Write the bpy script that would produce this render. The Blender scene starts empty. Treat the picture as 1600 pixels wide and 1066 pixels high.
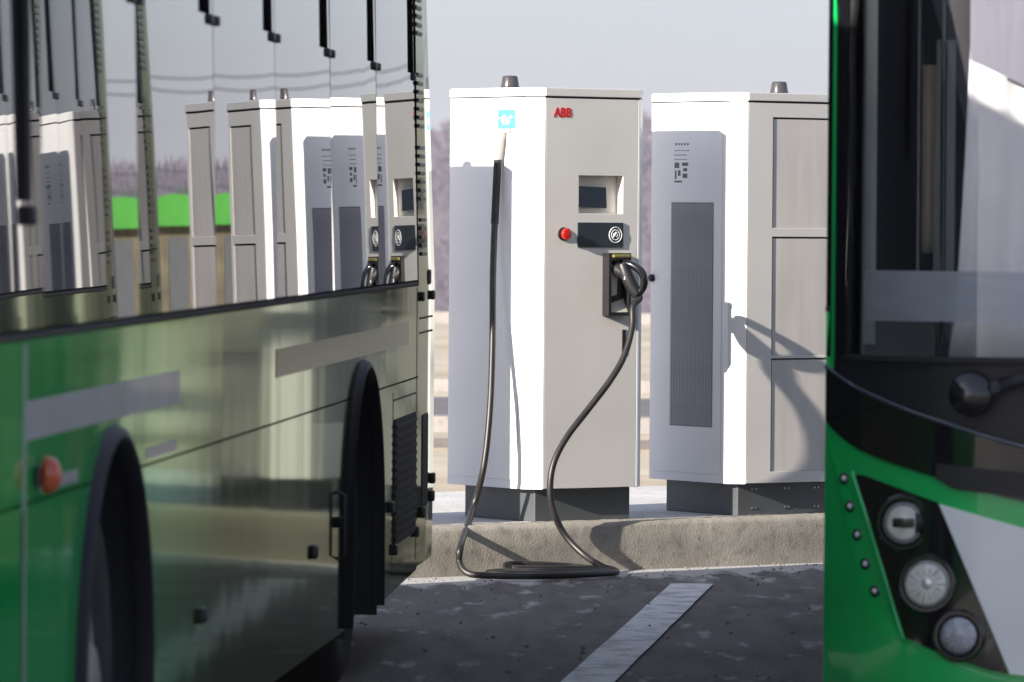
import bpy, bmesh, math, random
from mathutils import Vector, Matrix
random.seed(7)
S = bpy.context.scene
C = S.collection
R = math.radians
PI = math.pi

# ------------------------------------------------------------------ camera
EYE = 1.55
cd = bpy.data.cameras.new('camera'); cam = bpy.data.objects.new('camera', cd); C.objects.link(cam)
S.camera = cam
cam.location = (0, 0, EYE)
cam.rotation_mode = 'QUATERNION'
cam.rotation_quaternion = (Matrix.Rotation(R(90), 4, 'X') @ Matrix.Rotation(R(0.45), 4, 'Z')).to_quaternion()
cd.sensor_width = 36; cd.lens = 9000 / 1600 * 36
cd.shift_y = -(533 - 335) / 1600
cd.clip_start = 0.1; cd.clip_end = 6000
cd.dof.use_dof = True; cd.dof.focus_distance = 24.5; cd.dof.aperture_fstop = 7.5; cd.dof.aperture_blades = 9

# ------------------------------------------------------------------ light
KY = R(36)                       # yaw of the charging island
SUN_EL, SUN_AZ = R(19), R(36 + 8.5)
sd = Vector((-math.cos(SUN_AZ) * math.cos(SUN_EL), -math.sin(SUN_AZ) * math.cos(SUN_EL), math.sin(SUN_EL)))
w = bpy.data.worlds.new('World'); S.world = w; w.use_nodes = True
nt = w.node_tree; bg = nt.nodes['Background']
sky = nt.nodes.new('ShaderNodeTexSky'); sky.sky_type = 'NISHITA'; sky.sun_disc = False
sky.sun_elevation = SUN_EL; sky.sun_rotation = math.atan2(sd.x, sd.y)
sky.air_density = 1.0; sky.dust_density = 2.2; sky.ozone_density = 3.0; sky.altitude = 300
wb = nt.nodes.new('ShaderNodeMix'); wb.data_type = 'RGBA'; wb.blend_type = 'MULTIPLY'; wb.inputs[0].default_value = 1.0
wb.inputs[7].default_value = (1.0, 0.96, 1.07, 1)          # pale lavender winter sky, the same tint all over
nt.links.new(sky.outputs[0], wb.inputs[6]); ov = nt.nodes.new('ShaderNodeMix'); ov.data_type = 'RGBA'; ov.inputs[0].default_value = 0.45   # thin even veil of high cloud
ov.inputs[7].default_value = (2.7, 2.9, 3.3, 1); nt.links.new(wb.outputs[2], ov.inputs[6])
nt.links.new(ov.outputs[2], bg.inputs[0]); bg.inputs[1].default_value = 0.1
ld = bpy.data.lights.new('sun', 'SUN'); ld.energy = 5.0; ld.angle = R(0.53); ld.color = (1, 0.925, 0.83)
sun = bpy.data.objects.new('sun', ld); C.objects.link(sun)
sun.rotation_mode = 'QUATERNION'; sun.rotation_quaternion = (-sd).to_track_quat('-Z', 'Y')
vs = S.view_settings
S.display_settings.display_device = 'sRGB'
vs.view_transform = 'Standard'; vs.look = 'None'; vs.exposure = 1.16; vs.gamma = 1; vs.use_curve_mapping = False
S.render.engine = 'CYCLES'
S.cycles.max_bounces = 10; S.cycles.glossy_bounces = 6; S.cycles.transparent_max_bounces = 12

# ------------------------------------------------------------------ materials
MATS = {}
def mat(name, col, rough=0.5, metal=0.0, coat=0.0, var=0.0, vscale=6.0, bump=0.0, bscale=40.0, ior=1.5,
        col2=None, stretch=(1, 1, 1), coatrough=0.03, spec=None, emit=None):
    if name in MATS: return MATS[name]
    m = bpy.data.materials.new(name); m.use_nodes = True; t = m.node_tree
    p = t.nodes['Principled BSDF']
    p.inputs['Base Color'].default_value = (*col, 1)
    p.inputs['Roughness'].default_value = rough; p.inputs['Metallic'].default_value = metal
    p.inputs['IOR'].default_value = ior
    p.inputs['Coat Weight'].default_value = coat; p.inputs['Coat Roughness'].default_value = coatrough
    if spec is not None: p.inputs['Specular IOR Level'].default_value = spec
    if var or bump or col2:
        tc = t.nodes.new('ShaderNodeTexCoord'); mp = t.nodes.new('ShaderNodeMapping')
        mp.inputs['Scale'].default_value = stretch
        t.links.new(tc.outputs['Object'], mp.inputs['Vector'])
    if var or col2:
        n = t.nodes.new('ShaderNodeTexNoise'); n.inputs['Scale'].default_value = vscale; n.inputs['Detail'].default_value = 6
        t.links.new(mp.outputs[0], n.inputs['Vector'])
        r = t.nodes.new('ShaderNodeValToRGB')
        a = col if col2 else tuple(c * (1 - var) for c in col)
        b = col2 if col2 else tuple(min(1, c * (1 + var)) for c in col)
        r.color_ramp.elements[0].color = (*a, 1); r.color_ramp.elements[1].color = (*b, 1)
        r.color_ramp.elements[0].position = 0.3; r.color_ramp.elements[1].position = 0.7
        t.links.new(n.outputs['Fac'], r.inputs['Fac']); t.links.new(r.outputs['Color'], p.inputs['Base Color'])
    if bump:
        n2 = t.nodes.new('ShaderNodeTexNoise'); n2.inputs['Scale'].default_value = bscale; n2.inputs['Detail'].default_value = 5
        t.links.new(mp.outputs[0], n2.inputs['Vector'])
        b = t.nodes.new('ShaderNodeBump'); b.inputs['Strength'].default_value = 1.0; b.inputs['Distance'].default_value = bump
        t.links.new(n2.outputs['Fac'], b.inputs['Height']); t.links.new(b.outputs['Normal'], p.inputs['Normal'])
    MATS[name] = m
    return m

class NB:                       # tiny node helper
    def __init__(s, m): s.t = m.node_tree; s.p = s.t.nodes['Principled BSDF']
    def n(s, ty, **kw):
        x = s.t.nodes.new(ty)
        for k, v in kw.items():
            if k in x.inputs: x.inputs[k].default_value = v
            else: setattr(x, k, v)
        return x
    def l(s, a, b): s.t.links.new(a, b)
    def noise(s, scale, stretch=(1, 1, 1), detail=6, coord='Object', rot=0):
        tc = s.n('ShaderNodeTexCoord'); mp = s.n('ShaderNodeMapping')
        mp.inputs['Scale'].default_value = stretch; mp.inputs['Rotation'].default_value = (0, 0, rot)
        s.l(tc.outputs[coord], mp.inputs['Vector'])
        x = s.n('ShaderNodeTexNoise', Scale=scale, Detail=detail); s.l(mp.outputs[0], x.inputs['Vector'])
        return x.outputs['Fac']
    def ramp(s, fac, stops):
        r = s.n('ShaderNodeValToRGB'); e = r.color_ramp.elements
        while len(e) < len(stops): e.new(0.5)
        for el, (p, c) in zip(e, stops):
            el.position = p; el.color = (*c, 1) if isinstance(c, tuple) else (c, c, c, 1)
        s.l(fac, r.inputs['Fac']); return r.outputs['Color']
    def mix(s, fac, a, b):
        x = s.n('ShaderNodeMix', data_type='RGBA')
        s.l(fac, x.inputs[0]) if not isinstance(fac, float) else setattr(x.inputs[0], 'default_value', fac)
        for v, i in ((a, 6), (b, 7)):
            if isinstance(v, tuple): x.inputs[i].default_value = (*v, 1)
            else: s.l(v, x.inputs[i])
        return x.outputs[2]
    def bump(s, h, d):
        b = s.n('ShaderNodeBump', Distance=d); s.l(h, b.inputs['Height']); s.l(b.outputs[0], s.p.inputs['Normal']); return b

def mk(name):
    m = bpy.data.materials.new(name); m.use_nodes = True; MATS[name] = m; return m, NB(m)

# paint of the buses: green at the front, dark grey-green behind (livery), glossy clear coat, slight orange peel
def bus_paint(name, y0, y1):
    m, b = mk(name)
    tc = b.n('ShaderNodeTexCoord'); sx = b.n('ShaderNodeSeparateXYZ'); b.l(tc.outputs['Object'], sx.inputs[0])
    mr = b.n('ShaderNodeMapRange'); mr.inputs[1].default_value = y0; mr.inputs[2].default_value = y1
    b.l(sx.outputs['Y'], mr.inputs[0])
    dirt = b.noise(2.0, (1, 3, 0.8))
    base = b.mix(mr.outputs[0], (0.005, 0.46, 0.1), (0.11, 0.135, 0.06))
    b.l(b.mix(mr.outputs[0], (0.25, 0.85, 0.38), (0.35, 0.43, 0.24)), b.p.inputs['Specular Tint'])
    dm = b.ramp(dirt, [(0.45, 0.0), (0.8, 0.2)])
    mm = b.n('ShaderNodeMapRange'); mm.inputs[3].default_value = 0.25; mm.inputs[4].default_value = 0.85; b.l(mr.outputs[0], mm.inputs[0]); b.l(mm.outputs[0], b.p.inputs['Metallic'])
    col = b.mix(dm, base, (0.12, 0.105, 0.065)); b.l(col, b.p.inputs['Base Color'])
    b.p.inputs['Roughness'].default_value = 0.065
    b.p.inputs['Coat Weight'].default_value = 0.12
    rr = b.ramp(dirt, [(0.3, 0.04), (0.8, 0.13)]); b.l(rr, b.p.inputs['Coat Roughness'])
    h = b.noise(1.2, (1, 1, 0.25), 2)
    bp = b.n('ShaderNodeBump', Distance=0.0035); b.l(h, bp.inputs['Height'])
    b.l(bp.outputs[0], b.p.inputs['Normal']); b.l(bp.outputs[0], b.p.inputs['Coat Normal'])
    return m
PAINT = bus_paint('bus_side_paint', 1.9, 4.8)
GREEN = mat('bus_green', (0.006, 0.5, 0.11), 0.3, coat=1.0, var=0.12, vscale=3, coatrough=0.05)
BLACKG = mat('gloss_black', (0.006, 0.006, 0.008), 0.12, coat=0.6, var=0.2, vscale=8)
BLACKP = mat('black_plastic', (0.012, 0.012, 0.014), 0.45, var=0.3, vscale=12, bump=0.0006, bscale=150)
RUBBER = mat('rubber', (0.014, 0.013, 0.013), 0.65, var=0.35, vscale=10)
TYRE = mat('tyre_rubber', (0.017, 0.016, 0.016), 0.8, var=0.4, vscale=9, bump=0.001, bscale=60)
FLARE = mat('arch_moulding', (0.009, 0.009, 0.014), 0.55, var=0.25, vscale=6, spec=0.25)
RIM = mat('wheel_rim_grey', (0.28, 0.25, 0.22), 0.5, metal=0.3, var=0.35, vscale=9)
AMBER = mat('amber_lens', (0.5, 0.06, 0.01), 0.15, coat=0.8, var=0.15, vscale=20)
BWHITE = mat('bus_white', (0.9, 0.9, 0.87), 0.3, coat=0.6, var=0.06, vscale=4)
DECAL = mat('decal_grey', (0.4, 0.4, 0.44), 0.35, metal=0.3, coat=0.15, var=0.1, vscale=5)
REFLBAND = mat('painted_reflection', (0.2, 0.2, 0.18), 0.2, metal=0.85, var=0.2, vscale=5)  # faint reflection painted on the rear belt
REFLBAND.node_tree.nodes['Principled BSDF'].inputs['Specular Tint'].default_value = (.5, .52, .44, 1)
CHROME = mat('reflector_chrome', (0.8, 0.8, 0.8), 0.3, metal=0.55, var=0.15, vscale=30)
CURTAIN = mat('curtain_white', (0.85, 0.82, 0.84), 0.8, var=0.08, vscale=5)
CURT2 = mat('curtain_beige', (0.5, 0.43, 0.33), 0.8, var=0.12, vscale=5)
TRIMG = mat('trim_greygreen', (0.4, 0.44, 0.42), 0.5, var=0.1, vscale=5)
DARKIN = mat('dark_interior', (0.012, 0.013, 0.017), 0.7, var=0.3, vscale=4)
CABW = mat('cabinet_white', (0.76, 0.76, 0.77), 0.42, var=0.03, vscale=3, bump=0.0002, bscale=250)
CABG = mat('cabinet_warm_grey', (0.72, 0.69, 0.65), 0.4, var=0.05, vscale=2.5, bump=0.0002, bscale=250)
PANELG = mat('inset_panel_grey', (0.64, 0.60, 0.56), 0.42, var=0.1, vscale=3, stretch=(4, 4, 0.6))
PLINTH = mat('plinth_grey', (0.075, 0.082, 0.088), 0.5, var=0.12, vscale=5)
MESHG = mat('vent_mesh_grey', (0.14, 0.14, 0.16), 0.6, var=0.12, vscale=6)
SLATE = mat('reader_slate', (0.028, 0.038, 0.05), 0.3, var=0.1, vscale=6)
SCREEN = mat('screen_black', (0.01, 0.012, 0.016), 0.12, var=0.3, vscale=14)
RED = mat('button_red', (0.6, 0.015, 0.012), 0.25, coat=0.5, var=0.08, vscale=20)
REDT = mat('letter_red', (0.62, 0.012, 0.015), 0.4, var=0.06, vscale=20)
CYAN = mat('sticker_cyan', (0.09, 0.5, 0.62), 0.4, var=0.05, vscale=20)
PRINTW = mat('print_white', (0.8, 0.8, 0.8), 0.5, var=0.04, vscale=20)
PRINTG = mat('print_dark_grey', (0.1, 0.1, 0.11), 0.5, var=0.1, vscale=20)
YELLOW = mat('label_yellow', (0.6, 0.52, 0.1), 0.5, var=0.15, vscale=60)
SLEEVE = mat('cable_sleeve_beige', (0.5, 0.46, 0.4), 0.5, var=0.1, vscale=20)
CABLE = mat('cable_rubber', (0.018, 0.0165, 0.0155), 0.42, var=0.3, vscale=15)
BEACON = mat('beacon_dark', (0.05, 0.045, 0.045), 0.25, coat=0.4, var=0.2, vscale=30)
STEEL = mat('bolt_steel', (0.5, 0.5, 0.5), 0.35, metal=1.0, var=0.2, vscale=80)
WIREM = mat('wire_dark', (0.05, 0.05, 0.055), 0.6, var=0.2, vscale=3)
POLEC = mat('pole_concrete', (0.3, 0.29, 0.28), 0.8, var=0.2, vscale=4)
LIME = mat('roof_lime', (0.055, 0.26, 0.035), 0.45, var=0.08, vscale=2)
SHEDW = mat('shed_wall_brown', (0.11, 0.095, 0.06), 0.8, var=0.35, vscale=3)

# tinted side glass, opaque from outside
def tint():
    m, b = mk('tinted_glass')
    b.p.inputs['Base Color'].default_value = (0.012, 0.014, 0.017, 1); b.p.inputs['Roughness'].default_value = 0.012
    b.p.inputs['IOR'].default_value = 1.75; b.p.inputs['Coat Weight'].default_value = 0.45; b.p.inputs['Coat Roughness'].default_value = 0.008
    b.p.inputs['Coat IOR'].default_value = 1.55
    h = b.noise(0.9, (1, 1, 0.35), 2)
    bp = b.n('ShaderNodeBump', Distance=0.0012); b.l(h, bp.inputs['Height'])
    b.l(bp.outputs[0], b.p.inputs['Normal']); b.l(bp.outputs[0], b.p.inputs['Coat Normal'])
    return m
TINT = tint()
def clear_glass(name, f0, tintc=(0.8, 0.85, 0.85)):
    m = bpy.data.materials.new(name); m.use_nodes = True; t = m.node_tree; t.nodes.clear()
    o = t.nodes.new('ShaderNodeOutputMaterial'); mx = t.nodes.new('ShaderNodeMixShader')
    tr = t.nodes.new('ShaderNodeBsdfTransparent'); tr.inputs[0].default_value = (*tintc, 1)
    gl = t.nodes.new('ShaderNodeBsdfGlossy'); gl.inputs['Roughness'].default_value = 0.01
    fr = t.nodes.new('ShaderNodeFresnel'); fr.inputs[0].default_value = f0
    t.links.new(fr.outputs[0], mx.inputs[0]); t.links.new(tr.outputs[0], mx.inputs[1]); t.links.new(gl.outputs[0], mx.inputs[2])
    t.links.new(mx.outputs[0], o.inputs[0]); MATS[name] = m; return m
WSHIELD = clear_glass('windscreen_glass', 1.45, (0.93, 0.94, 0.94))
LENS = clear_glass('lamp_lens', 1.5, (0.92, 0.94, 0.95))
def half_clear():
    m = bpy.data.materials.new('half_clear_pale'); m.use_nodes = True; t = m.node_tree; t.nodes.clear()
    o = t.nodes.new('ShaderNodeOutputMaterial'); mx = t.nodes.new('ShaderNodeMixShader')
    tr = t.nodes.new('ShaderNodeBsdfTransparent'); df = t.nodes.new('ShaderNodeBsdfDiffuse')
    df.inputs[0].default_value = (0.62, 0.66, 0.72, 1)
    n = t.nodes.new('ShaderNodeTexNoise'); n.inputs['Scale'].default_value = 4
    r = t.nodes.new('ShaderNodeMapRange'); r.inputs[3].default_value = 0.5; r.inputs[4].default_value = 0.72
    t.links.new(n.outputs['Fac'], r.inputs[0]); t.links.new(r.outputs[0], mx.inputs[0])
    t.links.new(tr.outputs[0], mx.inputs[1]); t.links.new(df.outputs[0], mx.inputs[2]); t.links.new(mx.outputs[0], o.inputs[0])
    return m
HALFCLEAR = half_clear()

# ground materials (world coordinates: their objects stay at the origin)
def asphalt():
    m, b = mk('asphalt')
    big = b.noise(0.6, (1, 1, 1), 5); fine = b.noise(30, (2.2, 0.45, 1), detail=5); mid_ = b.noise(5, (1.8, 0.3, 1), detail=8)
    streak = b.noise(4.2, (1.9, 0.45, 1), 14)
    base = b.ramp(big, [(0.3, (0.08, 0.075, 0.072)), (0.7, (0.135, 0.125, 0.118))])
    g = b.ramp(fine, [(0.35, 0.0), (0.75, 0.5)]); base = b.mix(g, base, (0.19, 0.18, 0.165)); base = b.mix(b.ramp(mid_, [(0.35, 0.6), (0.6, 0.0)]), base, (0.04, 0.038, 0.038))
    salt_sunlit = b.ramp(streak, [(0.56, 0.0), (0.66, 0.85)])
    # grit and salt at the kerb foot, made paler to paint in its sunlit strip
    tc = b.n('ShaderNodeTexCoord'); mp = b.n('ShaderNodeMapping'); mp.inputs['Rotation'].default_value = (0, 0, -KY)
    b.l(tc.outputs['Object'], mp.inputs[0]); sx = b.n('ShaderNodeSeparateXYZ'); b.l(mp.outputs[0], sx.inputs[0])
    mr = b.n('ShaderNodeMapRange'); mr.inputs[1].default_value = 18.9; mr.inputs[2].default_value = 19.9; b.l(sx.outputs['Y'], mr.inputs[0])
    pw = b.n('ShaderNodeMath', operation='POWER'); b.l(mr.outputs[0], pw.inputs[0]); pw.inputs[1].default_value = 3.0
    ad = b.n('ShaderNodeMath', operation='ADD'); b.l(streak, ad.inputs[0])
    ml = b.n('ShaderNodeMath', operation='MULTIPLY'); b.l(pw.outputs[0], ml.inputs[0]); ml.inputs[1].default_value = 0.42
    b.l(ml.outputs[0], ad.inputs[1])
    salt_sunlit = b.ramp(ad.outputs[0], [(0.59, 0.0), (0.74, 0.7)])
    col = b.mix(salt_sunlit, base, (0.56, 0.55, 0.55)); b.l(col, b.p.inputs['Base Color'])
    b.p.inputs['Roughness'].default_value = 0.85
    b.bump(fine, 0.004)
    return m
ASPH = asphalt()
def concrete(name, c0, c1, c2, bscale=60, bd=0.004):
    m, b = mk(name)
    n1 = b.noise(3.5, detail=8); n2 = b.noise(bscale, detail=6); n3 = b.noise(22, detail=9)
    c = b.ramp(n1, [(0.3, c0), (0.7, c1)]); f = b.ramp(n3, [(0.5, 0.0), (0.75, 0.7)])
    c = b.mix(f, c, c2); b.l(c, b.p.inputs['Base Color']); b.p.inputs['Roughness'].default_value = 0.9
    b.bump(n2, bd); return m
KERBM = concrete('kerb_concrete', (0.25, 0.23, 0.195), (0.36, 0.332, 0.285), (0.14, 0.127, 0.105), 150, 0.0035)
ISLM = concrete('island_concrete', (0.5, 0.49, 0.47), (0.62, 0.6, 0.57), (0.36, 0.33, 0.29))
ROADM = concrete('road_grey', (0.1, 0.095, 0.1), (0.16, 0.15, 0.15), (0.2, 0.19, 0.19))
LINEM = None
def line_paint():
    m, b = mk('worn_white_paint')
    n = b.noise(7, detail=9); f = b.noise(60, detail=4)
    wv = b.ramp(n, [(0.46, 0.0), (0.64, 0.8)])
    ff = b.ramp(f, [(0.5, 0.0), (0.7, 0.5)])
    c = b.mix(wv, (0.8, 0.8, 0.8), (0.4, 0.4, 0.4)); c = b.mix(ff, c, (0.22, 0.22, 0.22))
    b.l(c, b.p.inputs['Base Color']); b.p.inputs['Roughness'].default_value = 0.8
    b.bump(f, 0.003); return m
LINEM = line_paint()
def terrain_mat():
    m, b = mk('terrain')
    tc = b.n('ShaderNodeTexCoord'); sx = b.n('ShaderNodeSeparateXYZ'); b.l(tc.outputs['Object'], sx.inputs[0])
    mr = b.n('ShaderNodeMapRange'); mr.inputs[1].default_value = 84; mr.inputs[2].default_value = 96; b.l(sx.outputs['Y'], mr.inputs[0])
    n = b.noise(0.35, (0.3, 1, 1), 8); n2 = b.noise(3.0, detail=8)
    a = b.ramp(n, [(0.3, (0.36, 0.29, 0.2)), (0.7, (0.56, 0.49, 0.38))])
    f = b.ramp(n2, [(0.5, 0.0), (0.75, 0.5)]); a = b.mix(f, a, (0.3, 0.25, 0.18))
    n3 = b.noise(0.05, detail=8); wd = b.ramp(n3, [(0.3, (0.08, 0.065, 0.07)), (0.7, (0.13, 0.105, 0.105))])
    c = b.mix(mr.outputs[0], a, wd); b.l(c, b.p.inputs['Base Color']); b.p.inputs['Roughness'].default_value = 0.95
    b.bump(n2, 0.02); return m
TERR = terrain_mat()
WOOD = mat('bare_twigs', (0.06, 0.05, 0.062), 0.9, col2=(0.12, 0.095, 0.115), vscale=0.15)

# ------------------------------------------------------------------ helpers
def obj(name, bm, m, parent=None, smooth=None, loc=None):
    me = bpy.data.meshes.new(name)
    if isinstance(bm, bpy.types.Mesh): me = bm
    else:
        bmesh.ops.recalc_face_normals(bm, faces=bm.faces) if smooth != 'keep' else None
        bm.to_mesh(me); bm.free()
    if m is not None and not me.materials: me.materials.append(m)
    if smooth:
        for p in me.polygons: p.use_smooth = True
        if smooth not in (True, 'keep'): me.set_sharp_from_angle(angle=R(smooth))
    o = bpy.data.objects.new(name, me); C.objects.link(o)
    if parent: o.parent = parent
    if loc: o.location = loc
    return o
def tag(o, label=None, cat=None, group=None, kind=None):
    if label: o['label'] = label
    if cat: o['category'] = cat
    if group: o['group'] = group
    if kind: o['kind'] = kind
    return o
def empty(name, loc, rz, label, cat, group=None):
    o = bpy.data.objects.new(name, None); C.objects.link(o); o.location = loc; o.rotation_euler = (0, 0, rz)
    o.empty_display_size = 0.2
    return tag(o, label, cat, group)
def copy_tree(o, parent=None):
    c = o.copy(); C.objects.link(c); c.parent = parent
    for ch in list(o.children): copy_tree(ch, c)
    return c
def B(): return bmesh.new()
def box(bm, x0, x1, y0, y1, z0, z1, bev=0.0, seg=2):
    M = Matrix.Translation(((x0 + x1) / 2, (y0 + y1) / 2, (z0 + z1) / 2)) @ Matrix.Diagonal((abs(x1 - x0), abs(y1 - y0), abs(z1 - z0), 1))
    r = bmesh.ops.create_cube(bm, size=1, matrix=M)
    if bev:
        es = list({e for v in r['verts'] for e in v.link_edges})
        bmesh.ops.bevel(bm, geom=es, offset=bev, segments=seg, affect='EDGES', profile=0.5)
    return bm
def prism(bm, pts, off):
    off = Vector(off); a = [bm.verts.new(p) for p in pts]; b = [bm.verts.new(Vector(p) + off) for p in pts]
    n = len(pts); bm.faces.new(a); bm.faces.new(b[::-1])
    for i in range(n): bm.faces.new((a[i], b[i], b[(i + 1) % n], a[(i + 1) % n]))
    return bm
def spline(pts, k=8):
    P = [Vector(p) for p in pts]; out = []
    for i in range(len(P) - 1):
        p0 = P[max(i - 1, 0)]; p1 = P[i]; p2 = P[i + 1]; p3 = P[min(i + 2, len(P) - 1)]
        for j in range(k):
            t = j / k
            out.append(0.5 * ((2 * p1) + (p2 - p0) * t + (2 * p0 - 5 * p1 + 4 * p2 - p3) * t * t + (3 * p1 - p0 - 3 * p2 + p3) * t ** 3))
    out.append(P[-1]); return out
def tube(bm, pts, r, seg=10, caps=True):
    P = [Vector(p) for p in pts]; rings = []
    up = Vector((0.13, 0.21, 0.97))
    for i, p in enumerate(P):
        d = (P[min(i + 1, len(P) - 1)] - P[max(i - 1, 0)]).normalized()
        a = d.cross(up)
        if a.length < 1e-3: a = d.cross(Vector((1, 0, 0)))
        a.normalize(); b = d.cross(a)
        up = b.cross(d) if False else (b if abs(b.dot(d)) < 0.5 else up)
        rr = r[i] if isinstance(r, (list, tuple)) else r
        rings.append([bm.verts.new(p + (a * math.cos(2 * PI * k / seg) + b * math.sin(2 * PI * k / seg)) * rr) for k in range(seg)])
    for i in range(len(rings) - 1):
        best = min(range(seg), key=lambda o: (rings[i][0].co - rings[i + 1][o].co).length)
        sg = 1 if (rings[i][1].co - rings[i + 1][(best + 1) % seg].co).length <= (rings[i][1].co - rings[i + 1][(best - 1) % seg].co).length else -1
        rings[i + 1] = [rings[i + 1][(best + sg * k) % seg] for k in range(seg)]
        for k in range(seg):
            bm.faces.new((rings[i][k], rings[i][(k + 1) % seg], rings[i + 1][(k + 1) % seg], rings[i + 1][k]))
    if caps: bm.faces.new(rings[0][::-1]); bm.faces.new(rings[-1])
    return bm
def lathe(bm, prof, seg=32, M=Matrix()):
    """prof: (radius, height along local z); M places it"""
    rings = []
    for r, h in prof:
        rings.append([bm.verts.new(M @ Vector((max(r, 1e-4) * math.cos(2 * PI * k / seg), max(r, 1e-4) * math.sin(2 * PI * k / seg), h))) for k in range(seg)])
    for i in range(len(rings) - 1):
        for k in range(seg):
            bm.faces.new((rings[i][k], rings[i][(k + 1) % seg], rings[i + 1][(k + 1) % seg], rings[i + 1][k]))
    bm.faces.new(rings[0][::-1]); bm.faces.new(rings[-1])
    return bm
def axisM(c, d):
    return Matrix.Translation(c) @ Vector(d).to_track_quat('Z', 'Y').to_matrix().to_4x4()
def slab(bm, x0, x1, z0, z1, y0, y1, holes):
    """plate in the xz plane, front at y0, back at y1, rectangular holes through it"""
    xs = sorted({x0, x1, *[h[i] for h in holes for i in (0, 1)]}); zs = sorted({z0, z1, *[h[i] for h in holes for i in (2, 3)]})
    V = {}
    def v(x, y, z):
        k = (x, y, z)
        if k not in V: V[k] = bm.verts.new(k)
        return V[k]
    def solid(i, j):
        if i < 0 or j < 0 or i >= len(xs) - 1 or j >= len(zs) - 1: return False
        cx = (xs[i] + xs[i + 1]) / 2; cz = (zs[j] + zs[j + 1]) / 2
        return not any(h[0] < cx < h[1] and h[2] < cz < h[3] for h in holes)
    for i in range(len(xs) - 1):
        for j in range(len(zs) - 1):
            if not solid(i, j): continue
            a, b_, c, d = xs[i], xs[i + 1], zs[j], zs[j + 1]
            bm.faces.new((v(a, y0, c), v(b_, y0, c), v(b_, y0, d), v(a, y0, d)))
            bm.faces.new((v(a, y1, c), v(a, y1, d), v(b_, y1, d), v(b_, y1, c)))
            if not solid(i - 1, j): bm.faces.new((v(a, y0, c), v(a, y0, d), v(a, y1, d), v(a, y1, c)))
            if not solid(i + 1, j): bm.faces.new((v(b_, y0, c), v(b_, y1, c), v(b_, y1, d), v(b_, y0, d)))
            if not solid(i, j - 1): bm.faces.new((v(a, y0, c), v(a, y1, c), v(b_, y1, c), v(b_, y0, c)))
            if not solid(i, j + 1): bm.faces.new((v(a, y0, d), v(b_, y0, d), v(b_, y1, d), v(a, y1, d)))
    return bm
def text_mesh(txt, size, depth, bold=0.0, squeeze=1.0):
    cu = bpy.data.curves.new('lettering', 'FONT'); cu.body = txt; cu.size = size; cu.extrude = depth; cu.offset = bold
    cu.resolution_u = 3
    o = bpy.data.objects.new('lettering', cu); C.objects.link(o)
    dg = bpy.context.evaluated_depsgraph_get(); me = bpy.data.meshes.new_from_object(o.evaluated_get(dg))
    bpy.data.objects.remove(o); bpy.data.curves.remove(cu)
    if squeeze != 1.0:
        for v in me.vertices: v.co.x *= squeeze
    return me
def at(px, py, z):              # measured picture position + distance -> metres
    return Vector(((px - 800) * z / 9000, z, EYE - (py - 335) * z / 9000))

# ------------------------------------------------------------------ setting: terrain, road, island
def terr_h(y):
    K = [(-3000, 0), (84, 0), (100, -1.2), (190, -8), (420, -20), (1000, -26), (1250, -23), (1500, 13), (1620, 19), (2000, 12), (4000, 0)]
    for (a, ha), (b, hb) in zip(K, K[1:]):
        if a <= y <= b: return ha + (hb - ha) * (y - a) / (b - a)
    return 0
def build_terrain():
    bm = B()
    xs = [-1800, -900, -500] + list(range(-300, 700, 25)) + [900, 1300, 1800]
    ys = [-1500, -600, -200, -60, -20, 0, 10, 20, 30, 45, 60, 72, 84, 90, 96, 104, 120, 150, 190, 240, 320, 420, 600, 800, 1000, 1150, 1250, 1300, 1350, 1400, 1450, 1500, 1560, 1620, 1750, 2000, 2500]
    V = []
    for y in ys:
        row = []
        for x in xs:
            h = terr_h(y)
            if y > 1200: h += 4 * math.sin(x * 0.013 + y * 0.004) + 2 * math.sin(x * 0.041 + 1)
            row.append(bm.verts.new((x, y, h - 0.012)))
        V.append(row)
    for i in range(len(ys) - 1):
        for j in range(len(xs) - 1):
            bm.faces.new((V[i][j], V[i][j + 1], V[i + 1][j + 1], V[i + 1][j]))
    tag(obj('ground', bm, TERR, smooth=True), kind='structure')
build_terrain()
e1 = Vector((math.cos(KY), math.sin(KY), 0)); e2 = Vector((-math.sin(KY), math.cos(KY), 0))
KP = Vector((0.139, 24.95, 0))          # a point on the kerb line
def kp(a, b, z=0): return KP + e1 * a + e2 * b + Vector((0, 0, z))
# bus lane: asphalt up to the kerb
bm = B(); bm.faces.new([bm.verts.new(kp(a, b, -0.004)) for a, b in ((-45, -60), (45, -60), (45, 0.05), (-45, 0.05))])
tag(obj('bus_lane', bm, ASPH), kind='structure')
# island: kerb block with rounded, slightly uneven edge + concrete top
def build_island():
    bm = B(); prof = [(0.0, -0.05), (0.0, 0.10), (0.006, 0.185), (0.022, 0.205), (0.05, 0.21), (0.16, 0.21), (0.16, -0.05)]
    n = 720; rows = []
    rnd = random.Random(3)
    for i in range(n + 1):
        a = -9 + 18 * i / n
        rows.append([bm.verts.new(kp(a, y + (rnd.uniform(-.0012, .0012) if z > 0 and y < .06 else 0), z + (rnd.uniform(-.0015, .0015) if z > .18 else 0))) for y, z in prof])
    for i in range(n):
        for k in range(len(prof) - 1): bm.faces.new((rows[i][k], rows[i][k + 1], rows[i + 1][k + 1], rows[i + 1][k]))
    bm.faces.new(rows[0][::-1]); bm.faces.new(rows[-1])
    k = tag(obj('kerb', bm, KERBM, smooth=50), kind='structure')
    bm = B(); box(bm, -9, 9, 0.1601, 2.6, -0.05, 0.207)
    bm.transform(Matrix.Translation(KP) @ Matrix.Rotation(KY, 4, 'Z'))
    tag(obj('pavement', bm, ISLM), kind='structure')
build_island()
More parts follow.
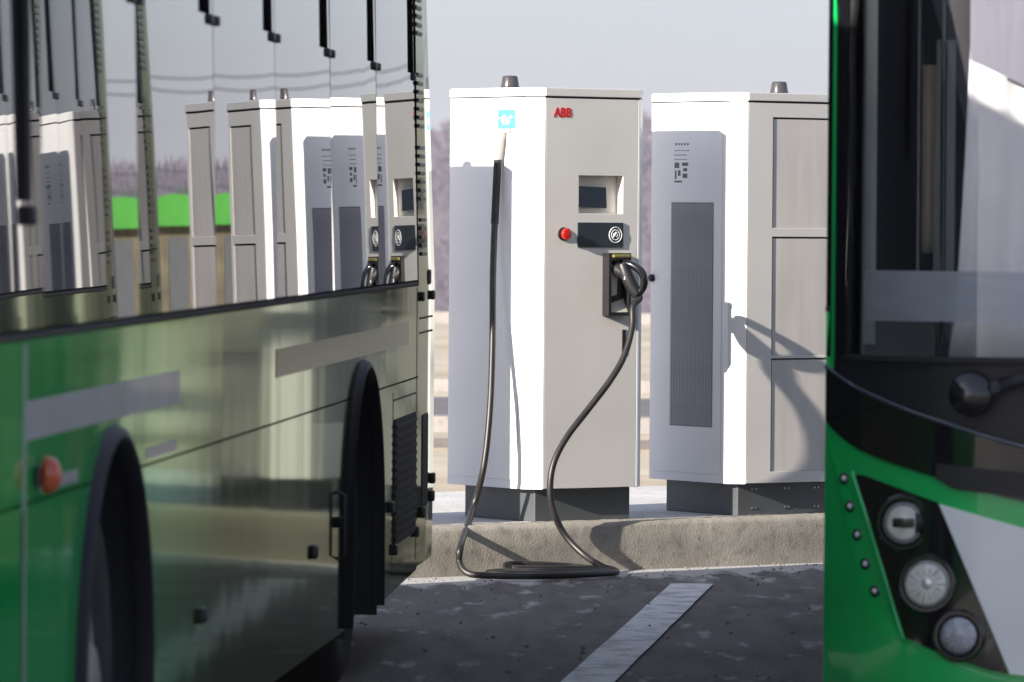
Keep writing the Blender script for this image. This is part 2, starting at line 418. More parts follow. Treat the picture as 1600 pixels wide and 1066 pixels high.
# far road with pale kerbs, seen between the cabinets
def strip(name, y0, y1, z0, z1, m):
    bm = B(); box(bm, -160, 160, y0, y1, z0, z1); tag(obj(name, bm, m), kind='structure')
strip('far_road', 44, 48.6, -0.05, 0.004, ROADM)
FARK = concrete('far_kerb_concrete', (0.27, 0.25, 0.24), (0.34, 0.31, 0.29), (0.22, 0.2, 0.18))
strip('far_road_kerb', 41.2, 41.5, -0.05, 0.1, FARK)
strip('far_road_kerb', 50.6, 50.9, -0.05, 0.1, FARK)
strip('far_path', 38, 39.6, -0.05, 0.006, concrete('path_brown', (0.2, 0.16, 0.13), (0.28, 0.23, 0.18), (0.3, 0.26, 0.2)))
strip('embankment_kerb', 82.6, 83.2, -0.05, 0.14, FARK)
# painted bay line
p0 = Vector((0.265, 19.1, 0.004)); dr = Vector((0.493, 5.0, 0)).normalized(); sdv = Vector((dr.y, -dr.x, 0))
bm = B(); n = 40
L_, R_ = [], []
rl = random.Random(5)
for i in range(n + 1):
    t = -9 + (5.15 + 9) * i / n
    L_.append(bm.verts.new(p0 + dr * t - sdv * (0.088 + rl.uniform(-.0015, .0015)))); R_.append(bm.verts.new(p0 + dr * t + sdv * (0.088 + rl.uniform(-.0015, .0015))))
for i in range(n): bm.faces.new((L_[i], R_[i], R_[i + 1], L_[i + 1]))
tag(obj('bay_line', bm, LINEM), kind='structure')

# far wood on the hill: one mass of bare trees
def build_wood():
    rnd = random.Random(11); V = []; F = []
    for _ in range(5200):
        y = rnd.uniform(1255, 1660); x = rnd.uniform(-90, 430) * y / 1500
        h0 = terr_h(y) + 4 * math.sin(x * 0.013 + y * 0.004) + 2 * math.sin(x * 0.041 + 1)
        H = rnd.uniform(5.5, 9.5); W = H * rnd.uniform(.2, .3)
        i = len(V); V += [(x - .12, y, h0), (x + .12, y, h0), (x, y, h0 + H)]; F.append((i, i + 1, i + 2))
        for k in range(15):
            zz = h0 + H * rnd.uniform(.2, .75); a = rnd.uniform(0, 2 * PI); l = W * rnd.uniform(.5, 1.15)
            ex, ey, ez = x + math.cos(a) * l, y + math.sin(a) * l, zz + H * rnd.uniform(.1, .32)
            ww = rnd.uniform(.18, .42); i = len(V)
            V += [(x, y, zz), (ex - ww, ey, ez), (ex + ww, ey, ez + ww)]; F.append((i, i + 1, i + 2))
    me = bpy.data.meshes.new('woodland'); me.from_pydata(V, [], F)
    o = obj('woodland', me, WOOD)
    tag(o, 'hazy purple-brown bare woodland covering the far hillside behind the chargers', 'woodland', kind='stuff')
build_wood()
# overhead line, mirrored in the bus windows
def pole(x, y, h, label):
    z0 = terr_h(y); r = empty('utility_pole', (x, y, z0), 0, label, 'utility pole', 'poles of the overhead line')
    bm = B(); tube(bm, [(0, 0, -.5), (0, 0, h)], [.2, .12], 10); obj('pole_shaft', bm, POLEC, r, 40)
    for k, zz in enumerate((h - .5, h - 3.4)):
        bm = B(); box(bm, -.08, .08, -1.3, 1.3, zz - .08, zz + .08); a = obj('crossarm', bm, WIREM, r)
        for yy in (-1.1, 1.1):
            bm = B(); lathe(bm, [(.05, .08), (.07, .14), (.04, .2), (.06, .26), (.03, .32)], 8, Matrix.Translation((0, yy, zz))); obj('insulator', bm, BEACON, a)
PA, PB = Vector((52, 190, 16.6)), Vector((13, 190, 16.2))
pole(PA.x, PA.y, PA.z, 'concrete pole of the overhead line, right of the parked buses')
pole(PB.x, PB.y, PB.z, 'concrete pole of the overhead line, standing behind the right bus')
wn = ['topmost sagging near wire mirrored in the bus windows', 'topmost sagging far wire mirrored in the bus windows', 'lower sagging near wire mirrored in the bus windows', 'lower sagging far wire mirrored in the bus windows']
for k, (dh, yy, sag) in enumerate(((-.2, -1.1, 1.3), (-.2, 1.1, 1.7), (-3.1, -1.1, 1.5), (-3.1, 1.1, 2.1))):
    a = Vector((PA.x, PA.y + yy, terr_h(190) + PA.z + dh)); b = Vector((PB.x, PB.y + yy, terr_h(190) + PB.z + dh))
    pts = [a.lerp(b, t / 30) - Vector((0, 0, 4 * sag * (t / 30) * (1 - t / 30))) for t in range(31)]
    bm = B(); tube(bm, pts, .03, 5); tag(obj('overhead_wire', bm, WIREM, smooth=True), wn[k], 'wire', 'overhead wires')
# small sheds with lime roofs across the lot (their roofs are mirrored in the windows)
def shed(x, y, wd, label):
    r = empty('shed', (x, y, .24), 0, label, 'shed', 'lime-roofed sheds')
    bm = B(); box(bm, -wd / 2, wd / 2, 0, 3, -.5, 1.5, .02); obj('wall', bm, SHEDW, r)
    bm = B(); prism(bm, [(-(wd / 2 + .24) * math.cos(R(a)), -.25, 1.46 + .40 * max(0, math.sin(R(a))) ** .35 + .04 * math.sin(R(a))) for a in range(0, 181, 12)], (0, 3.5, 0)); rf = obj('roof', bm, LIME, r, 30)
    bm = B(); box(bm, -wd * .2, wd * .05, .3, .9, 1.84, 2.0); obj('roof_hatch', bm, PLINTH, rf)
    bm = B(); box(bm, -.4, .4, -.03, .02, -.1, 1.3); obj('door', bm, PLINTH, r)
shed(9.6, 79, 2.0, 'low brown shed with lime green roof, leftmost of the three mirrored in windows')
shed(12.2, 79, 2.2, 'low brown shed with lime green roof, middle one of the three mirrored in windows')
shed(14.9, 79, 2.3, 'low brown shed with lime green roof, rightmost of the three, beyond the right bus')

# ------------------------------------------------------------------ charging cabinets
CW, CC, CD = 0.52, 0.06, 0.63
Z0 = 0.207
def cabinet_common(r, front_holes, vent):
    bm = B(); box(bm, 0.0, 0.52, 0.055, 0.58, Z0, 0.3505, .004); pl = obj('plinth', bm, PLINTH, r)
    # chamfer of the plinth
    poly = [(-.06, .06), (0, 0), (0, .055), (CW, .055), (CW, 0), (CW + .06, .06), (CW + .06, CD), (-.06, CD)]
    bm = B(); prism(bm, [(x, y, .3515) for x, y in poly], (0, 0, 2.062 - .3515)); obj('cabinet', bm, CABW, r)
    capp = [(-.062, .059), (-.001, -.002), (CW + .001, -.002), (CW + .062, .059), (CW + .062, CD + .002), (-.062, CD + .002)]
    bm = B(); prism(bm, [(x, y, 2.067) for x, y in capp], (0, 0, .037))
    bmesh.ops.bevel(bm, geom=[e for e in bm.edges if all(v.co.z > 2.1 for v in e.verts)], offset=.004, segments=2, affect='EDGES')
    obj('top_cap', bm, CABW, r)
    bm = B(); prism(bm, [(x * .99, y * .99 + .004, 2.061) for x, y in capp], (0, 0, .008)); obj('cap_gasket', bm, RUBBER, r)
    # front cap face is the warm grey of the front
    bm = B(); box(bm, .001, CW - .001, -.0045, -.001, 2.069, 2.101); obj('cap_trim', bm, CABG, r)
    bm = B(); slab(bm, .004, CW - .012, .354, 2.058, 0.0, .054, front_holes)
    bmesh.ops.bevel(bm, geom=[e for e in bm.edges if all(abs(v.co.y) < 1e-6 for v in e.verts) and len(e.link_faces) == 2 and abs(e.link_faces[0].normal.dot(e.link_faces[1].normal)) < .5], offset=.0015, segments=1, affect='EDGES')
    fp = obj('front_panel', bm, CABG, r)
    bm = B(); box(bm, CW - .0095, CW - .001, -.001, .05, .354, 2.058); obj('edge_strip', bm, CABW, r)
    # side door outline: narrow raised lip panel
    bm = B(); box(bm, -.0628, -.0598, .105, .60, .39, 2.02, .0012, 1); obj('side_panel', bm, CABW, r)
    return fp
def beacon(r, x, y):
    bm = B(); lathe(bm, [(.043, 0), (.043, .012), (.041, .014), (.035, .052), (.03, .06), (.0, .062)], 28, Matrix.Translation((x, y, 2.1045))); obj('beacon', bm, BEACON, r, 35)

def make_charger1():
    r = empty('charging_station', kp(.0906, .12), KY, 'white charging station with screen, red stop button and cyan sticker, black cable plugged in holster', 'charger', 'charging cabinets on the island')
    HS = (.186, .427, 1.556, 1.722)
    cabinet_common(r, [HS], False)
    beacon(r, .15, .47)
    # screen set in the recess, tilted back
    bm = B(); slab(bm, HS[0] + .0005, HS[1] - .0005, HS[2] + .0005, HS[3] - .0005, .048, .053, [(.215, .365, 1.588, 1.672)]); sb = obj('screen_bezel', bm, CABG, r)
    bm = B(); box(bm, -.079, .079, -.003, .003, -.046, .046, .001, 1)
    o = obj('screen', bm, SCREEN, r); o.location = (.287, .038, 1.628); o.rotation_euler = (R(-6), R(2), R(2))
    bm = B(); box(bm, .178, .428, -.006, -.0002, 1.408, 1.517, .002); rd = obj('card_reader', bm, SLATE, r)
    rc = Vector((.383, -.0068, 1.463))
    bm = B()
    for rad in (.034, .022):
        tube(bm, [rc + Vector((rad * math.cos(a), 0, rad * math.sin(a))) for a in [2 * PI * k / 28 for k in range(29)]], .0022, 5, False)
    obj('card_symbol', bm, PRINTW, rd)
    bm = B()
    for rad, a0, a1 in ((.006, 0, 360), (.014, -50, 50)):
        tube(bm, [rc + Vector((rad * math.cos(R(a)) - .004, 0, rad * math.sin(R(a)))) for a in [a0 + (a1 - a0) * k / 14 for k in range(15)]], .003, 5)
    tube(bm, [rc + Vector((-.014, 0, -.012)), rc + Vector((.004, 0, .012))], .004, 5)
    obj('card_hand_mark', bm, PRINTW, rd)
    # emergency stop
    M = axisM((.102, 0, 1.466), (0, -1, 0))
    bm = B(); lathe(bm, [(.029, 0), (.029, .006), (.025, .008), (.016, .008)], 28, M); st = obj('stop_button_collar', bm, BLACKP, r, 35)
    bm = B(); lathe(bm, [(.016, .008), (.016, .018), (.025, .019), (.026, .028), (.021, .034), (.0, .036)], 28, M); obj('stop_button', bm, RED, st, 35)
    # lettering
    me = text_mesh('ABB', .055, .0006, .0021, 0.95); o = obj('lettering', me, REDT, r); o.location = (.047, -.0012, 1.978); o.rotation_euler = (R(90), 0, 0)
    # sticker on the left side with a white e and plug mark
    bm = B(); box(bm, -.0655, -.0629, .135, .262, 1.925, 2.008); stk = obj('sticker', bm, CYAN, r)
    me = text_mesh('e', .085, .0005, .0012); o = obj('sticker_letter', me, PRINTW, stk); o.location = (-.0662, .236, 1.945); o.rotation_euler = (R(90), 0, R(-90))
    bm = B(); tube(bm, spline([(-.0662, .262, 1.972), (-.0662, .245, 1.970), (-.0662, .235, 1.972)], 4), .0035, 5)
    tube(bm, spline([(-.0662, .19, 1.946), (-.0662, .178, 1.952), (-.0662, .172, 1.966), (-.0662, .165, 1.974)], 4), .004, 5)
    tube(bm, [(-.0662, .184, 1.96), (-.0662, .16, 1.98)], .0075, 6); tube(bm, [(-.0662, .16, 1.972), (-.0662, .147, 1.975)], .003, 5)
    obj('sticker_plug_mark', bm, PRINTW, stk)['kind'] = 'stuff'
    # slot under the holster
    bm = B(); box(bm, .428, .449, -.003, .0, .935, 1.046, .001); obj('slot', bm, BLACKP, r)
    # holster: open box with floor, walls, label
    hx0, hx1, hz0, hz1 = .318, .44, 1.108, 1.383
    bm = B(); slab(bm, hx0, hx1, hz0, hz1, -.048, -.001, [(hx0 + .014, hx1 - .012, hz0 + .015, hz1 - .03)]); h = obj('holster', bm, BLACKP, r)
    bm = B(); box(bm, hx0 + .0142, hx1 - .0122, -.012, -.002, hz0 + .0152, hz1 - .0302); obj('holster_back', bm, BLACKG, h)
    bm = B(); prism(bm, [(hx0 + .02, -.044, hz0 + .016), (hx1 - .014, -.044, hz0 + .016), (hx1 - .014, -.012, hz0 + .075), (hx0 + .02, -.012, hz0 + .05)], (0, .006, .006)); obj('holster_tray', bm, SLEEVE, h)
    bm = B(); prism(bm, [(hx0 + .018, -.012, 1.33), (hx0 + .06, -.012, 1.335), (hx0 + .055, -.012, 1.2), (hx0 + .012, -.012, 1.19)], (0, -.02, 0)); obj('holster_guide', bm, SLEEVE, h)
    bm = B(); box(bm, hx0 + .02, hx1 - .006, -.0515, -.0482, hz1 - .018, hz1 - .006); obj('label', bm, YELLOW, h)
    bm = B()
    for k in range(6): box(bm, hx0 + .03 + .015 * k, hx0 + .038 + .015 * k, -.0527, -.0516, hz1 - .0155, hz1 - .0085)
    obj('label_print', bm, PRINTG, h)
    # connector: nose, body and D-shaped grip
    bm = B()
    tube(bm, [(.375, -.015, 1.315), (.378, -.05, 1.305), (.383, -.08, 1.295)], [.034, .032, .028], 16)
    tube(bm, spline([(.375, -.07, 1.335), (.385, -.085, 1.29), (.405, -.105, 1.235), (.42, -.125, 1.20)], 6), [.023 + .007 * math.sin(k / 18 * PI) for k in range(19)], 12)
    cn = obj('connector', bm, BLACKP, r, 50)
    bm = B(); tube(bm, spline([(.38, -.07, 1.338), (.396, -.10, 1.335), (.42, -.14, 1.308), (.431, -.155, 1.27), (.43, -.147, 1.232), (.42, -.125, 1.20)], 7), [.014 + .004 * math.sin(k / 35 * PI) for k in range(36)], 12); obj('grip', bm, BLACKG, cn, 60)
    bm = B(); box(bm, .362, .371, -.104, -.098, 1.268, 1.282); obj('connector_lamp', bm, PRINTW, cn)
    # cable outlet and sleeve on the left side
    bm = B(); box(bm, -.075, -.0627, .165, .225, 1.906, 1.924, .003); ob = obj('cable_outlet', bm, SLEEVE, r)
    inv = (Matrix.Translation(r.location) @ Matrix.Rotation(KY, 4, 'Z')).inverted()
    A = lambda px, py, z: inv @ at(px, py, z)
    O = r.location
    def onside(px, py, p):           # point p metres off the left side, on the sight line of (px, py)
        k = (px - 800) / 9000; b0 = O + e1 * (-.06 - p)
        v = (k * b0.y - b0.x) / (e2.x - k * e2.y); P_ = b0 + e2 * v
        return inv @ at(px, py, P_.y)
    def onfront(px, py, p):          # point p metres off the front
        k = (px - 800) / 9000; b0 = O - e2 * p
        v = (k * b0.y - b0.x) / (e1.x - k * e1.y); P_ = b0 + e1 * v
        return inv @ at(px, py, P_.y)
    top = [onside(785, 206, .012), onside(781, 222, .026), onside(777, 250, .03)]
    bm = B(); tube(bm, spline(top, 6), .0165, 12); obj('cable_sleeve', bm, SLEEVE, r, 60)
    pts = top[1:] + [onside(775, 300, .035), onside(773, 350, .045), onside(771, 430, .075), onside(771, 540, .12), onside(768, 640, .17), onside(759, 730, .215), onside(741, 800, .25), A(725, 850, 24.52), A(722, 878, 24.48), A(735, 896, 24.44), A(765, 903, 24.42), A(830, 905, 24.40), A(900, 901, 24.5), A(955, 896, 24.66), A(968, 893, 24.74), A(955, 890, 24.80), A(900, 885, 24.90), A(845, 882, 24.84), A(803, 882, 24.80), A(795, 885, 24.75), A(810, 888, 24.7), A(870, 888, 24.76), A(930, 889, 24.82), A(962, 892, 24.80), A(900, 897, 24.60), A(800, 899, 24.55), A(768, 897, 24.58), A(785, 894, 24.64), A(860, 893, 24.68), A(940, 891, 24.80), A(964, 890, 24.83), A(945, 884, 24.84), A(915, 865, 24.92), onfront(885, 833, .17), onfront(867, 793, .165), onfront(863, 755, .165), onfront(870, 718, .165), onfront(890, 680, .168), onfront(922, 638, .175), onfront(955, 594, .19), onfront(977, 555, .185), onfront(989, 510, .165), onfront(990, 478, .14)]
    pts += [Vector((.425, -.13, 1.185)), Vector((.42, -.125, 1.205))]
    for p in pts:
        p.z = max(p.z, .018)
    sp = spline(pts, 8); 
    for p in sp: p.z = max(p.z, .0165)
    bm = B(); tube(bm, sp, .0145, 12); obj('cable', bm, CABLE, r, 60)
    bm = B(); tube(bm, spline([pts[1], pts[2], pts[3]], 6), .0175, 12); obj('cable_grip', bm, RUBBER, r, 60)
    return r
ch1 = make_charger1()

def make_charger2():
    r = empty('power_cabinet', kp(1.217, .12), KY, 'white power cabinet with tall grey vent grille and inset grey panels, beside the right bus', 'charger', 'charging cabinets on the island')
    H = [(.143, .482, 1.498, 1.994), (.143, .482, .926, 1.458), (.143, .482, .404, .912)]
    cabinet_common(r, H, True)
    beacon(r, .44, .33)
    for x0, x1, z0, z1 in H:
        bm = B(); box(bm, x0 + .007, x1 - .001, .004, .05, z0 + .001, z1 - .007, .0015, 1); obj('inset_panel', bm, PANELG, r)
        bm = B(); box(bm, x0 + .0005, x1 - .0005, .0505, .0535, z0 + .0005, z1 - .0005); obj('panel_groove', bm, RUBBER, r)
    bm = B(); lathe(bm, [(.016, 0), (.018, .012), (.012, .022), (0, .024)], 16, axisM((-.06, .612, 1.265), (-1, 0, 0))); obj('lock_knob', bm, BLACKP, r, 40)
    # vent grille on the left side: frame, mesh and ribs
    y0, y1, z0, z1 = .165, .475, .60, 1.61
    bm = B(); box(bm, -.0642, -.0629, y0, y1, z0, z1); g = obj('vent_grille', bm, MESHG, r)  # mesh colour darkened to paint the shade between the ribs
    for k in range(26):
        yy = y0 + .008 + (y1 - y0 - .016) * k / 25
        if k == 0:
            bm = B(); box(bm, -.0655, -.0643, -.0035, .0035, z0 + .004, z1 - .004); rb = obj('grille_rib', bm, mat('grille_rib_grey', (.33, .33, .36), .55, var=.1, vscale=8), g); rb.location = (0, yy, 0)
        else:
            c = rb.copy(); C.objects.link(c); c.parent = g; c.location = (0, yy, 0)
    # printed notices above the grille (text lines and pictograms)
    bm = B(); rr = random.Random(4)
    for k in range(5): box(bm, -.0634, -.0629, .452 - .022 * k, .44 - .022 * k, 1.868, 1.878)
    for j in range(3):
        yy = .455
        while yy > .36:
            l = rr.uniform(.01, .022); box(bm, -.0633, -.0629, yy - l, yy, 1.842 - .02 * j, 1.846 - .02 * j); yy -= l + .006
    obj('notice_text', bm, PRINTG, r)['kind'] = 'stuff'
    bm = B()
    for (a, b_, c, d) in ((.455, .42, 1.765, 1.79), (.40, .355, 1.775, 1.79), (.39, .362, 1.75, 1.765), (.452, .44, 1.715, 1.755), (.43, .41, 1.73, 1.755), (.455, .40, 1.70, 1.708), (.395, .36, 1.72, 1.74)):
        box(bm, -.0633, -.0629, b_, a, c, d)
    obj('notice_pictograms', bm, PRINTG, r)
    for a in (.08, .27, .44):
        for zz in (.24, .325):
            for da in (0, .022):
                bm = B(); lathe(bm, [(.005, 0), (.005, .003), (.003, .004)], 8, axisM((a + da, .0545, zz), (0, -1, 0))); obj('bolt', bm, STEEL, r)
    return r
ch2 = make_charger2()
ch0 = copy_tree(ch2); ch0.location = kp(-1.53, .12)
ch0['label'] = 'white power cabinet hidden behind the left bus, its shadow falls on its neighbour'

# ------------------------------------------------------------------ buses
AX = math.atan(0.0689); av = Vector((math.sin(AX), math.cos(AX), 0)); rv = Vector((math.cos(AX), -math.sin(AX), 0))
HW = 1.25
def recess(wd, h):
    t = abs(wd) / HW
    r = 0.05 * t * t + 0.26 * t ** 7
    if h > 1.16: r += (h - 1.16) * .10
    return r
def fpt(u, h, off):             # point on the curved bus front; u from the left corner, off = proud of the surface
    wd = u - HW
    return Vector((wd, recess(wd, h) - off, h))
def patch(name, poly, off, thick, m, parent, mirror=False, smooth=40, du=.05, dh=.2):
    if mirror: poly = [(2 * HW - u, h) for u, h in poly]
    bm = B(); bm.faces.new([bm.verts.new((u, h, 0)) for u, h in poly])
    us = [p[0] for p in poly]; hs = [p[1] for p in poly]
    u = math.floor(min(us) / du) * du
    while u < max(us):
        bmesh.ops.bisect_plane(bm, geom=bm.verts[:] + bm.edges[:] + bm.faces[:], plane_co=(u, 0, 0), plane_no=(1, 0, 0)); u += du
    h = math.floor(min(hs) / dh) * dh
    while h < max(hs):
        bmesh.ops.bisect_plane(bm, geom=bm.verts[:] + bm.edges[:] + bm.faces[:], plane_co=(0, h, 0), plane_no=(0, 1, 0)); h += dh
    back = {}
    fr = list(bm.faces); fv = list(bm.verts)
    for v in fv: back[v] = bm.verts.new(fpt(v.co.x, v.co.y, off - thick))
    be = [e for e in bm.edges if len(e.link_faces) == 1]
    for f in fr: bm.faces.new([back[v] for v in reversed(f.verts)])
    for e in be: bm.faces.new((e.verts[0], e.verts[1], back[e.verts[1]], back[e.verts[0]]))
    for v in fv: v.co = fpt(v.co.x, v.co.y, off)
    return obj(name, bm, m, parent, smooth)
K = 577.0
def q(px, py): return ((px - 1287) / K, EYE - (py - 335) / K)   # measured on the right bus front, in metres
def crv(pts, k=6): return [tuple(p)[:2] for p in spline([(a, b, 0) for a, b in pts], k)]

def bus_front(r, cab=True):
    C2 = 2 * HW
    # curves running from the left corner to the middle
    top_green = crv([q(1287, 655), q(1300, 672), q(1340, 700), q(1400, 722), q(1500, 750), q(1600, 775), (.9, .735), (HW, .72)])
    lip = crv([q(1287, 572), q(1330, 600), q(1380, 622), q(1430, 641), q(1500, 662), q(1600, 690), (.9, .88), (HW, .86)])
    mir = lambda pts: [(C2 - u, h) for u, h in reversed(pts)][1:]
    full = lambda pts: pts + mir(pts)
    tg, lp = full(top_green), full(lip)
    patch('front_fascia', [(0, .24), (C2, .24)] + list(reversed(tg)), 0, .04, GREEN, r)
    patch('lower_cowl', tg + list(reversed(lp)), .012, .05, BLACKG, r)
    patch('upper_cowl', lp + [(C2, 1.165), (0, 1.165)], -.03, .03, BLACKP, r)
    patch('windscreen', [(.058, 1.175), (C2 - .058, 1.175), (C2 - .058, 2.72), (.058, 2.72)], -.004, .006, WSHIELD, r)
    patch('windscreen_seal', [(.05, 1.160), (C2 - .05, 1.160), (C2 - .05, 1.174), (.05, 1.174)], .004, .03, RUBBER, r)
    patch('destination_panel', [(0, 2.721), (C2, 2.721), (C2, 3.02), (0, 3.02)], .0, .04, BLACKG, r)
    for mi in (False, True):
        patch('pillar', [(0, 1.166), (.056, 1.166), (.056, 2.72), (0, 2.72)], -.002, .03, BLACKG, r, mi, du=.014)
        patch('pillar_stripe', [(.014, 1.14), (.024, 1.14), (.024, 2.72), (.014, 2.72)], .004, .005, GREEN, r, mi, du=.005)
        # bumper swells proud of the lamp field
        cr = crv([q(1290, 690), q(1311, 780), q(1334, 880), q(1356, 945), q(1390, 985), q(1450, 1015), q(1520, 1040), q(1600, 1056), (.9, .27), (HW, .26)], 6)
        patch('bumper', [(0.0, .30), (0, .93)] + cr + [(HW, .21), (.05, .21)], .028, .05, GREEN, r, mi)
        hz = [q(1335, 740), q(1350, 741), q(1400, 757), q(1465, 779), q(1490, 835), q(1530, 930), q(1576, 1042), q(1545, 1037), q(1490, 1020), q(1440, 1001), q(1413, 990), q(1405, 970), q(1370, 860)]
        hs = patch('lamp_housing', hz, .016, .03, BLACKG, r, mi)
        wp = [q(1467, 781), q(1530, 798), q(1620, 822), (.9, .66), (1.15, .63), (1.15, .31), (.9, .30), q(1640, 1049), q(1579, 1043)]
        patch('white_panel', wp, .012, .02, BWHITE, r, mi)
        rim = crv([q(1331, 736), q(1372, 862), q(1407, 975), q(1414, 994)], 4)
        bm = B(); tube(bm, [fpt((C2 - u) if mi else u, h, .015) for u, h in rim], .006, 6); obj('housing_edge', bm, GREEN, r, 60)
        for (px, py, rad, kind) in ((1413, 812, .060, 0), (1450, 906, .063, 1), (1500, 985, .054, 2)):
            u, h = q(px, py)
            if mi: u = C2 - u
            c = fpt(u, h, .017); M = axisM(c, (-.18 if not mi else .18, -1, 0))
            bm = B(); lathe(bm, [(rad + .018, -.01), (rad + .018, .006), (rad + .012, .013), (rad + .004, .013), (rad, .006), (rad, -.012)], 36, M)
            hl = obj('headlamp', bm, BLACKG, hs, 40)
            bm = B()
            if kind == 0: lathe(bm, [(rad * .99, .008), (rad * .93, .011), (rad * .8, .010), (rad * .66, .004), (rad * .55, .004), (rad * .3, .008), (0, .01)], 32, M)
            elif kind == 1: lathe(bm, [(rad * .99, .009), (rad * .9, .010), (rad * .75, .006), (rad * .45, .004), (rad * .3, .005), (rad * .22, .011), (0, .014)], 32, M)
            else: lathe(bm, [(rad * .99, .008), (rad * .8, .0105), (rad * .5, .009), (rad * .3, .0105), (0, .012)], 32, M)
            obj('reflector', bm, CHROME if kind < 2 else mat('lamp_pearl', (.62, .62, .68), .3, var=.25, vscale=45), hl, 35)
            if kind:
                bm = B()
                for k in range(14):
                    a = 2 * PI * k / 14; rr_ = rad * (.7 if k % 2 else .85)
                    tube(bm, [M @ Vector((rad * .32 * math.cos(a), rad * .32 * math.sin(a), .007)), M @ Vector((rr_ * math.cos(a), rr_ * math.sin(a), .010))], .0028, 5)
                obj('reflector_facets', bm, mat('facet_grey', (.75, .75, .72), .3, metal=.4, var=.2, vscale=60), hl)
            else:
                bm = B(); box(bm, -rad * .5, rad * .5, -rad * .22, rad * .22, .006, .016, .004); bm.transform(M); obj('projector', bm, SCREEN, hl)
            bm = B(); lathe(bm, [(rad * .99, .008), (rad * .9, .016), (rad * .6, .023), (rad * .3, .026), (0, .027)], 32, M); obj('lens', bm, LENS, hl, True)
        for (px, py) in ((1319, 748), (1329, 791), (1341, 835), (1354, 880), (1369, 922)):
            u, h = q(px, py)
            if mi: u = C2 - u
            M = axisM(fpt(u, h, -.002), (-.5 if not mi else .5, -1, 0))
            bm = B(); lathe(bm, [(.016, 0), (.016, .005), (.012, .008), (.011, .004), (.0, .004)], 16, M); ld_ = obj('running_lamp', bm, BLACKG, r, 40)
            bm = B(); lathe(bm, [(.0095, .004), (.008, .009), (.004, .012), (0, .0125)], 12, M); obj('lamp_bead', bm, CHROME, ld_, True)
        # lower cowl tow-cover panel
        a, b_ = q(1462, 680)[0], q(1600, 680)[0] + .25
        patch('cowl_panel', [(a, .885), (b_, .845), (b_, .772), (a + .05, .818), (a, .845)], .0155, .01, BLACKP, r, mi)
    bm = B(); tube(bm, [fpt(u, h, .014) for u, h in lp], .0055, 6); obj('cowl_highlight', bm, mat('cowl_highlight_blue', (.06, .065, .09), .15, coat=1.0, var=.2, vscale=8), r, 60)  # added bluish tube, paints the sky highlight along the cowl lip
    # wipers: hub and arm
    for (u0, dirn) in (((1516 - 1287) / K, 1), (1.55, 1)):
        c = fpt(u0, 1.072, -.01)
        M = axisM(c, (0, -1, 0.1))
        bm = B(); lathe(bm, [(.05, 0), (.06, .02), (.062, .05), (.055, .07), (.035, .082), (0, .085)], 32, M); wp_ = obj('wiper_hub', bm, BLACKG, r, 40)
        bm = B(); tube(bm, [c + Vector((.02, -.05, .01)), fpt(u0 + .12, 1.115, .06), fpt(u0 + .5, 1.19, .05), fpt(u0 + .85, 1.2, .035)], [.02, .018, .013, .01], 10); obj('wiper_arm', bm, BLACKP, wp_, 50)
        bm = B(); tube(bm, [fpt(u0 + .25, 1.205, .012), fpt(u0 + .85, 1.215, .012)], .009, 6); obj('wiper_blade', bm, RUBBER, wp_)
    # cab behind the glass
    bm = B(); box(bm, -1.15, 1.15, .34, 1.0, .9, 1.155, .03); obj('dashboard', bm, BLACKP, r)
    bm = B(); box(bm, -1.2, 1.2, .32, 1.6, .42, .46); obj('cab_floor', bm, DARKIN, r)
    bm = B(); box(bm, -1.2, 1.2, .3, 1.7, 2.74, 2.78); obj('cab_ceiling', bm, DARKIN, r)
    bm = B(); box(bm, -1.2, 1.2, 1.62, 1.68, .42, 2.74); obj('cab_wall', bm, DARKIN, r)
    for s in (-1, 1):
        bm = B(); prism(bm, [(s * 1.165, .34, 1.20), (s * 1.115, .34, 1.20), (s * 1.115, .48, 2.72), (s * 1.165, .48, 2.72)], (0, .03, 0)); obj('pillar_trim', bm, TRIMG, r)
        for dx, rad in ((.1, .012), (.17, .008)):
            bm = B(); tube(bm, [(s * (1.1 - dx), .5, 1.2), (s * (1.1 - dx), .58, 2.7)], rad, 8); obj('grab_rail', bm, BLACKG, r, 60)
    if cab:
        def cloth(name, u0b, u0t, u1, y, zb, zt, m, amp, waves):
            bm = B(); nx, nz = 60, 14; V = []
            for j in range(nz + 1):
                t = j / nz; row = []
                z = zb + (zt - zb) * t
                for i in range(nx + 1):
                    f = i / nx; ul = u0b + (u0t - u0b) * min(1, t * 1.6) ** .6
                    u = ul + (u1 - ul) * f
                    row.append(bm.verts.new((u - HW, y + amp * math.sin(f * waves * 2 * PI + .6 * math.sin(5 * f)) * (1 - .3 * t) + .1 * (z - 1.2), z)))
                V.append(row)
            for j in range(nz):
                for i in range(nx): bm.faces.new((V[j][i], V[j][i + 1], V[j + 1][i + 1], V[j + 1][i]))
            o = obj(name, bm, m, r, True)
            sm = o.modifiers.new('thickness', 'SOLIDIFY'); sm.thickness = .003
        cloth('curtain', .335, .395, 1.0, .40, 1.16, 2.70, CURTAIN, .012, 5)
        cloth('side_curtain', .285, .30, .352, .62, 1.165, 2.05, TRIMG, .008, 2)
        cloth('tie_curtain', .255, .26, .30, .66, 1.45, 1.98, CURT2, .008, 1.5)
        bm = B(); prism(bm, [(.39 - HW, .345, 1.985), (1.3 - HW, .305, 1.56), (1.3 - HW, .36, 2.70), (.39 - HW, .40, 2.70)], (0, .004, 0)); obj('painted_shade', bm, mat('shade_lavender', (.2, .19, .235), .8, var=.1, vscale=6, stretch=(6, 1, .5)), r)  # added sheet, dark lavender paints the shade above the curtain's sun band
